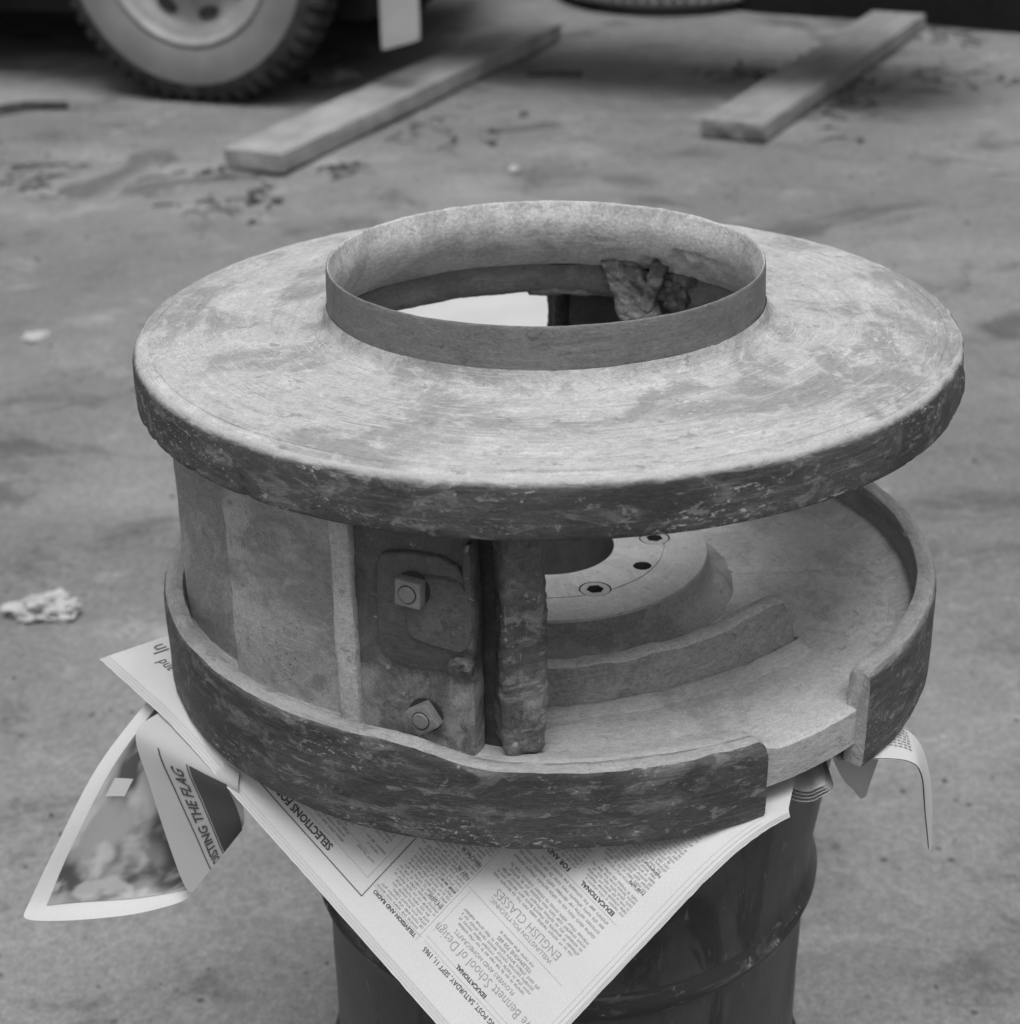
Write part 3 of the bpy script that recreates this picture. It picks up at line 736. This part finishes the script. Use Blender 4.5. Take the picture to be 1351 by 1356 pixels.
sm += lines(.290, .345, .044, .15, .0048, .0021, .5, .0, cen=True, gap=.2)
sm += lines(.350, .42, .044, .15, .0048, .0022, .4, .0)
sm += lines(.040, .155, .0745, .0925, .0047, .0023, .25, .0, cen=True)
sm += lines(.060, .11, .0995, .104, .005, .0022, .2, 0, cen=True)
sm += lines(.036, .155, .1345, .158, .0048, .0024, .12, .004)
sm += lines(.036, .158, .1620, .182, .0062, .0025, .25, .0)
sm += lines(.030, .090, .1965, .219, .0040, .0021, .15, .0)
sm += lines(.030, .090, .2285, .30, .0040, .0021, .15, .003)
sm += lines(.097, .160, .1965, .30, .0043, .0022, .15, .004)
sm += lines(.030, .09, .30, .36, .0043, .0022, .15, .004)
sm += lines(.168, .234, .172, .23, .0043, .0022, .15, .004)
bars(sm, 'ink2', 'small_print')['kind'] = 'stuff'
bd = []
for (a0, a1, b) in ((.168, .188, .0725), (.168, .192, .0925), (.168, .186, .1125), (.168, .2, .129), (.03, .05, .2255), (.03, .055, .249)):
    bd += lines(a0, a1, b, b + .001, .004, .0024, .1)
bars(bd, 'ink', 'bold_print')['kind'] = 'stuff'

# ---- patches for the loose sheets at the sides
class Patch:
    def __init__(s, grid): s.g = [[Vector(p) for p in row] for row in grid]
    def pos(s, u, v):
        def cr(p, t):
            n = len(p) - 1; f = max(0., min(n - 1e-6, t * n)); i = int(f); t = f - i
            p0, p1, p2, p3 = p[max(0, i - 1)], p[i], p[i + 1], p[min(n, i + 2)]
            return .5 * ((2 * p1) + (p2 - p0) * t + (2 * p0 - 5 * p1 + 4 * p2 - p3) * t * t + (3 * p1 - p0 - 3 * p2 + p3) * t ** 3)
        return cr([cr(r, u) for r in s.g], v)
    def nrm(s, u, v):
        e = .01; a = s.pos(min(1, u + e), v) - s.pos(max(0, u - e), v); b = s.pos(u, min(1, v + e)) - s.pos(u, max(0, v - e))
        n = a.cross(b); n = n.normalized() if n.length > 0 else Vector((0, 0, 1)); return -n if n.dot(cam_pos - s.pos(u, v)) < 0 else n
    def at(s, u, v, lift=0.): return s.pos(u, v) + s.nrm(u, v) * lift
    def mesh(s, name, mat, parent, u0=0, u1=1, v0=0, v1=1, n=24, lift=0., cor=0.):
        def rc(u, v):
            if cor and v > 1 - cor and (u < cor or u > 1 - cor):
                x = (cor - u) / cor if u < .5 else (u - 1 + cor) / cor; y = (v - 1 + cor) / cor; h_ = math.hypot(x, y)
                if h_ > 0: f_ = max(x, y) / h_; x *= f_; y *= f_
                u = cor - x * cor if u < .5 else 1 - cor + x * cor; v = 1 - cor + y * cor
            return u, v
        V = [s.at(*rc(u0 + (u1 - u0) * i / n, v0 + (v1 - v0) * j / n), lift) for j in range(n + 1) for i in range(n + 1)]
        Fc = [(j * (n + 1) + i, j * (n + 1) + i + 1, (j + 1) * (n + 1) + i + 1, (j + 1) * (n + 1) + i) for j in range(n) for i in range(n)]
        o = mesh(name, V, Fc, mat, parent, sharp=180); uv = o.data.uv_layers.new(name='UVMap')
        for p_ in o.data.polygons:
            for li, vi in zip(p_.loop_indices, p_.vertices): uv.data[li].uv = ((vi % (n + 1)) / n, (vi // (n + 1)) / n)
        return o
pic = tag(empty('magazine_page', (0, 0, 0)), 'loose page with a large photograph and white margin hanging at the left', 'magazine page')
#          u: left edge -> right edge, v: top -> bottom
P1 = Patch([[(-.452, -.110, -.010), (-.42, -.135, -.010), (-.375, -.165, -.010), (-.33, -.20, -.010)],
            [(-.515, -.165, -.075), (-.475, -.165, -.078), (-.42, -.175, -.082), (-.36, -.19, -.085)],
            [(-.562, -.225, -.150), (-.520, -.205, -.155), (-.45, -.195, -.160), (-.38, -.19, -.160)],
            [(-.585, -.262, -.190), (-.54, -.240, -.200), (-.47, -.225, -.207), (-.41, -.215, -.205)],
            [(-.590, -.285, -.197), (-.545, -.268, -.212), (-.475, -.25, -.219), (-.415, -.235, -.213)]])
P1.mesh('page', 'paper', pic, n=40, cor=.16)
P1.mesh('printed_photograph', 'photo', pic, .17, 1., .0, .80, n=36, lift=.0008)
P1.mesh('printed_photograph', 'greypaper', pic, .24, .38, .29, .345, n=10, lift=.0014)
fold = tag(empty('folded_page', (0, 0, 0)), 'folded page toned grey for its shaded side, lettered HOISTING THE FLAG hanging beside the drum', 'folded page')
P2 = Patch([[(-0.440, -0.165, -0.008), (-0.405, -0.205, -0.010), (-0.370, -0.240, -0.014), (-0.336, -0.275, -0.018)],
            [(-0.463, -0.187, -0.022), (-0.418, -0.223, -0.027), (-0.377, -0.255, -0.030), (-0.336, -0.287, -0.030)],
            [(-0.449, -0.209, -0.075), (-0.410, -0.233, -0.070), (-0.372, -0.257, -0.063), (-0.334, -0.282, -0.055)],
            [(-0.431, -0.229, -0.140), (-0.398, -0.244, -0.119), (-0.367, -0.260, -0.097), (-0.335, -0.277, -0.075)],
            [(-0.412, -0.248, -0.200), (-0.388, -0.253, -0.165), (-0.364, -0.258, -0.131), (-0.340, -0.265, -0.095)]])
P2.mesh('page', 'greypaper', fold, n=32, cor=.15)
def band(t, w, lift=.0008):         # t: 0 bottom .. 1 top along the lettering, w: 0 left border .. 1 right border
    v = .25 + .75 * (1 - t); q = (v - .25) / .75
    ul, ur = .22 + .20 * q, .50 + .16 * q
    return P2.at(ul + (ur - ul) * w, v, lift)
def band_quad(w0, w1, mat, name, lift, t0=0., t1=1., n=20):
    V = []; Fc = []
    for i in range(n + 1):
        t = t0 + (t1 - t0) * i / n
        V += [band(t, w0, lift), band(t, (w0 + w1) / 2, lift), band(t, w1, lift)]
    for i in range(n): Fc += [(3 * i, 3 * i + 1, 3 * i + 4, 3 * i + 3), (3 * i + 1, 3 * i + 2, 3 * i + 5, 3 * i + 4)]
    return mesh(name, V, Fc, mat, fold, sharp=180)
band_quad(0., .05, 'ink', 'border_line', .0010); band_quad(.95, 1., 'ink', 'border_line', .0010)
band_quad(1.05, 2.3, 'darkprint', 'printed_photograph', .0008)
V, Fc = text_mesh('HOISTING THE FLAG', .02)
h = max(v[1] for v in V)
mesh('headline', [band(-.08 + .98 * v[0], .72 - .46 * v[1] / h, .0010) for v in V], Fc, 'ink', fold, smooth=False)

# right hand corner drooping off the drum
rf = tag(empty('newspaper_corner', (0, 0, 0)), 'newspaper corner drooping off the drum at the right below the rim', 'newspaper')
P3 = Patch([[(.28, -.18, -.001), (.285, -.22, -.001), (.29, -.26, -.001), (.295, -.295, -.001)],
            [(.345, -.205, -.002), (.342, -.235, -.002), (.338, -.265, -.002), (.334, -.292, -.002)],
            [(.378, -.222, -.008), (.378, -.245, -.008), (.376, -.270, -.008), (.370, -.291, -.007)],
            [(.400, -.232, -.030), (.396, -.250, -.030), (.391, -.270, -.030), (.386, -.289, -.026)],
            [(.412, -.242, -.080), (.407, -.254, -.080), (.402, -.266, -.080), (.397, -.278, -.080)],
            [(.415, -.254, -.142), (.413, -.259, -.142), (.411, -.264, -.142), (.409, -.268, -.142)]])
for i in range(2): P3.mesh('page', 'paper', rf, 0, 1, 0, 1 - .02 * i, n=26, lift=-.0014 * i)
def on3(a, b): return P3.at(b, a, .0008)
rows = []
random.seed(3)
for i in range(7):
    u = .18 + i * .075; v = .22
    while v < .42:
        w = random.uniform(.012, .03); rows.append((v, u, min(v + w, .42), u + .03)); v += w + .008
bars(rows, 'ink3', 'small_print', on3, rf)['kind'] = 'stuff'
P4 = Patch([[(.29, -.268, -.004), (.31, -.262, -.004), (.33, -.256, -.004), (.352, -.252, -.006)],
            [(.30, -.262, -.030), (.315, -.258, -.034), (.332, -.253, -.036), (.348, -.250, -.034)],
            [(.313, -.255, -.056), (.322, -.252, -.062), (.332, -.250, -.068), (.342, -.247, -.066)],
            [(.322, -.250, -.066), (.328, -.248, -.076), (.334, -.247, -.084), (.340, -.245, -.082)]])
P4.mesh('page', 'greypaper', rf, n=16)
loop = tag(empty('paper_curl', (0, 0, 0)), 'rolled white newspaper edge curling below the notch in the lower disc', 'newspaper')
for i in range(4):
    rr = .026 - .0022 * i; rows = []
    for j in range(4):
        y = -.318 + .05 * j
        rows.append([(.251 + rr * 1.05 * math.cos(g) + (.006 if k > 8 else 0), y - .012 * math.cos(g), -.008 + .002 * i + rr * 1.1 * math.sin(g)) for k, g in enumerate([math.pi + math.pi * k / 10 for k in range(11)])])
    Patch(rows).mesh('page', 'paper', loop, n=24)

# ------------------------------------------------------------------ background: planks, truck, spare tyre, wall, litter
def plank(name, label, p0, p1, width, th, mat, lift0, lift1, seed, ragged):
    a = Vector((p0[0], p0[1], gz(p0[1]) + lift0)); b = Vector((p1[0], p1[1], gz(p1[1]) + lift1)); L = (b - a).length
    V, Fc = rbox(L, width, th, .006, .035, .004, 6, seed)
    out = []
    for v in V:
        v = Vector(v)
        if v.x < -L / 2 + .05: v.x += ragged * nz((0, v.y, v.z), 14, seed)
        out.append(v)
    fr = frame((a + b) / 2, b - a); fr = fr @ Matrix.Translation((0, width / 2, th / 2))
    o = mesh(name, [Vector(v) for v in out], Fc, mat, sharp=50); o.matrix_world = fr
    return tag(o, label, 'plank', 'timber planks on the yard')
plank('timber_plank', 'weathered plank running from beside the whitewall tyre towards the truck', (-.926, 4.955), (.27, 7.14), .285, .080, 'wood1', .014, .008, 3, .01)
plank('timber_plank', 'paler plank with ragged near end lying at the right', (1.045, 5.25), (2.15, 7.205), .285, .080, 'wood2', .016, .010, 8, .025)

WR = .68; WYAW = R(-18)
truck = tag(empty('parked_truck', (-1.44, 6.04, gz(6.04)), WYAW), 'dark parked truck with a whitewall tyre, seen only low down at the left', 'truck')
# truck local frame: x along the truck (towards the right of the picture), y away from the camera, z up
def wheel(x, y, side):
    w = empty('wheel', (x, y, WR - .012), 0, truck)
    rot = Matrix.Rotation(R(90), 4, 'X')                       # lathe axis z -> -y (outer face to the camera)
    if side < 0: rot = Matrix.Rotation(R(180), 4, 'Z') @ rot
    pr = chaikin([(.40, -.02), (.44, .0), (.50, .012), (.57, .010), (.60, .0), (.635, -.012), (.668, -.035), (.68, -.07), (.682, -.13), (.68, -.19), (.668, -.225), (.62, -.25), (.5, -.262), (.40, -.24)], 2)
    NL = 54
    def td(r, z, a):
        if r > .618:
            ph = (a * NL / (2 * math.pi) + (0.25 if z < -.13 else 0)) % 1
            if ph > .60: return r - .022 * sstep(.618, .66, r), z - .006
        return r, z
    V, Fc = lathe(pr, 54 * 8, disp=td); mids = []
    m_ = len(pr)
    for i in range(54 * 8):
        for k in range(m_ - 1):
            r_ = (pr[k][0] + pr[k + 1][0]) / 2; z_ = (pr[k][1] + pr[k + 1][1]) / 2
            mids.append(1 if (.40 < r_ < .572 and z_ > -.05) else 0)
    mesh('tyre', xf(V, rot), Fc, ['rubber', 'white_wall'], w, mids=mids, sharp=50)
    pr = [(.41, -.02), (.405, -.004), (.395, -.002), (.385, -.012), (.375, -.030), (.35, -.038), (.33, -.050), (.30, -.075), (.24, -.070), (.17, -.045), (.14, -.02), (.12, .03), (.06, .05), (.0001, .052)]
    V, Fc = lathe(chaikin(pr, 1), 96); mesh('rim', xf(V, rot), Fc, 'wheel_metal', w)
    hole = nut = None
    hv, hf = cyl(.034, -.078, -.060, 16); hv = [(x_ * .8, y_ * 1.5, z_ + .002) for x_, y_, z_ in hv]; nv, nf = cyl(.018, -.055, -.022, 6)
    for k in range(8):
        for nm_, rad, vv, ff, mt, ph in (('hand_hole', .268, hv, hf, 'black', .25), ('wheel_nut', .19, nv, nf, 'wheel_metal', 0)):
            g = 2 * math.pi * k / 8 + ph
            mesh(nm_, xf(vv, rot @ Matrix.Rotation(g, 4, 'Z') @ Matrix.Translation((rad, 0, 0))), ff, mt, w)
wheel(0, 0, 1); wheel(-.05, 2.0, -1)
def boxpart(name, cx, cy, cz, sx, sy, sz, mat, r=.02):
    V, Fc = rbox(sx, sy, sz, r, max(.1, max(sx, sy, sz) / 14)); mesh(name, xf(V, Matrix.Translation((cx, cy, cz))), Fc, mat, truck)
boxpart('body', -2.3, 1.12, 1.62, 6.3, 2.35, 1.5, 'truck', .06); boxpart('shade_underbody', -2.35, 1.30, .62, 6.1, 1.80, .60, 'truck', .04)  # low box under the body added to deepen the shade below
boxpart('chassis_rail', -1.9, .62, .72, 5.2, .10, .22, 'truck'); boxpart('chassis_rail', -1.9, 1.55, .72, 5.2, .10, .22, 'truck')
boxpart('axle', 0, 1.1, .66, .16, 1.7, .16, 'truck', .05)
boxpart('fuel_tank', -1.6, .35, .62, .9, .5, .5, 'truck', .1)
boxpart('sill', -2.6, .05, .78, 4.0, .06, .22, 'truck')
v_, f_ = rbox(.185, .03, .62, .012, .04); v_ = [Vector((v.x + .95, v.y + .16, v.z + .56 + (.05 * (v.x + .09) / .18 if v.z < 0 else 0))) for v in v_]; mesh('mud_flap', v_, f_, 'flap', truck)
boxpart('shadow_tray', 2.1, .75, 1.2, 2.7, .8, .75, 'truck', .04); boxpart('rear_bar', .80, .9, .74, .14, 1.9, .20, 'truck')  # unseen deck added to cast a soft shadow band on the yard

st = tag(empty('spare_tyre', (.90, 8.22, gz(8.22))), 'old tyre lying flat on the ground behind the planks', 'tyre')
def sd(r, z, a):
    if r > .60 and .04 < z < .2:
        if (a * 58 / (2 * math.pi)) % 1 > .55: return r - .02, z
    return r, z
pr = chaikin([(.38, .06), (.40, .01), (.52, .0), (.60, .012), (.63, .05), (.635, .11), (.63, .17), (.60, .21), (.52, .222), (.40, .21), (.38, .16)], 2, True)
V, Fc = lathe(pr, 58 * 6, closed=True, disp=sd); o = mesh('tyre_carcass', V, Fc, 'wheel_metal', st, sharp=50)

wl = empty('dark_wall', (2.045, 7.34, gz(7.34)), math.atan2(-.495, 1.083)); tag(wl, 'black low wall behind the plank at upper right', 'wall')  # plain near-black boards
for k in range(9):
    V, Fc = rbox(.68, .05, 1.9, .008, .12, .004, 8, k); o = mesh('board', V, Fc, 'darkwall', wl); o.location = (.12 + .674 * (k - 1), .06 + .004 * (k % 2), .93)
V, Fc = rbox(6.2, .06, .1, .01, .15); mesh('rail', xf(V, Matrix.Translation((2.2, .12, 1.2))), Fc, 'darkwall', wl)

def litter(name, label, x, y, sx, sy, n, seed, group='dry litter on the yard'):
    rnd = random.Random(seed); parts = []
    for i in range(n):
        px, py = rnd.gauss(0, sx), rnd.gauss(0, sy); L = rnd.uniform(.03, .13); g = rnd.uniform(0, 6.28); hgt = rnd.uniform(.002, .012)
        if rnd.random() < .75:
            pth = [(px + math.cos(g + .12 * k) * L * k / 3, py + math.sin(g + .12 * k) * L * k / 3, .004 + hgt * .5 * math.sin(k)) for k in range(4)]
            parts.append(tube([Vector(q) for q in pth], rnd.uniform(.0015, .0035), 4))
        else:
            L *= .6; w = L * .45; c, s_ = math.cos(g), math.sin(g); tl = rnd.uniform(-.02, .02)
            pts = [(-L * .5, 0, .004), (-L * .2, w * .5, hgt), (L * .25, w * .4, hgt * .8), (L * .5, 0, .006 + tl * tl), (L * .25, -w * .4, hgt * .4 + .004), (-L * .2, -w * .5, .005)]
            parts.append(([(px + q[0] * c - q[1] * s_, py + q[0] * s_ + q[1] * c, q[2]) for q in pts], [(0, 1, 5), (1, 2, 4, 5), (2, 3, 4)]))
    V, Fc = join(parts); V = [(v[0], v[1], v[2] + gz(y + v[1]) - gz(y)) for v in V]
    o = mesh(name, V, Fc, 'litter', smooth=False); o.location = (x, y, gz(y) + .004); return tag(o, label, 'litter', group, 'stuff')
litter('dry_twigs', 'dark dry twigs just in front of the near end of the left plank', -1.08, 4.64, .09, .10, 34, 1)
litter('dry_twigs', 'faint thin line of twigs left of the near end of the left plank', -1.28, 4.98, .10, .05, 12, 2)
litter('dry_clump', 'small dark clump beside the left plank near its near end', -.70, 5.06, .035, .05, 18, 3)
litter('dry_twigs', 'dark twigs strewn along the right side of the left plank', -.33, 5.60, .16, .16, 30, 4)
litter('dry_weeds', 'dark dry weeds in the shade right of the pale plank', 1.50, 6.00, .10, .26, 80, 5)
litter('dry_weeds', 'dark weeds sticking out left of the pale plank', 1.12, 6.42, .11, .09, 46, 6)
litter('dry_weeds', 'dark weeds by the far end of the pale plank', 2.22, 7.05, .10, .14, 34, 7)
litter('dry_twigs', 'scattered dark twigs at the far right of the yard', 2.02, 6.25, .20, .14, 34, 8)
litter('dry_twigs', 'dark twigs at the left edge below the truck', -1.95, 5.0, .12, .16, 30, 9)
def crumple(name, label, cat, loc, size, mat, seed, spikes=.35):
    bm = bmesh.new(); bmesh.ops.create_icosphere(bm, subdivisions=4, radius=1)
    V = []
    for v in bm.verts:
        p = v.co; k = 1 + spikes * nz(p, 1.6, seed, 3) + spikes * .7 * abs(nz(p, 3.6, seed + 2, 2)) - spikes * .35
        V.append((p.x * size[0] * k, p.y * size[1] * k, max(-.6, p.z) * size[2] * k))
    Fc = [tuple(x.index for x in f.verts) for f in bm.faces]; bm.free()
    o = mesh(name, V, Fc, mat, sharp=22); o.location = (loc[0], loc[1], gz(loc[1]) + size[2] * .55); return tag(o, label, cat)
crumple('crumpled_paper', 'crumpled pale paper scrap on the ground at the left edge', 'paper scrap', (-1.125, 1.70), (.075, .045, .030), 'scrap', 5, .6)
crumple('paper_flake', 'small white flake on the ground left of the upper disc', 'paper scrap', (-1.545, 3.36), (.035, .05, .008), 'scrap', 9)
crumple('paper_flake', 'small pale chip on the yard above the inlet ring', 'paper scrap', (-.004, 5.0), (.022, .045, .008), 'scrap', 12)
crumple('dirty_rag', 'dirty rag lying beside the whitewall tyre', 'rag', (-.84, 6.42), (.13, .10, .035), 'rag', 15)
tag(mesh('fallen_stick', *tube([Vector((-2.4, 5.9, gz(5.9) + .03)), Vector((-2.2, 6.0, gz(6.0) + .03)), Vector((-2.02, 6.02, gz(6.02) + .02))], .018, 8), 'litter'), 'dark stick on the ground at the left edge near the truck', 'stick')
tag(mesh('flat_scrap', *[xf(rbox(.26, .07, .014, .006, .02, .004, 20, 4)[0], Matrix.Identity(4)), rbox(.26, .07, .014, .006, .02, .004, 20, 4)[1]], 'litter'), 'flat dark scrap on the yard between the two planks', 'scrap').location = (.21, 6.46, gz(6.46) + .010)

v_, f_ = rbox(.70, .62, .006, .002, .03, .006, 7, 4)
o = mesh('paper_sheet', v_, f_, 'edge', sharp=60); o.matrix_world = Matrix.Translation((-.17, 3.50, gz(3.5) + .012)) @ Matrix.Rotation(R(8), 4, 'Z') @ Matrix.Rotation(math.atan(.07), 4, 'X')
tag(o, 'white sheet lying on the ground behind, seen through the inlet ring', 'paper sheet')
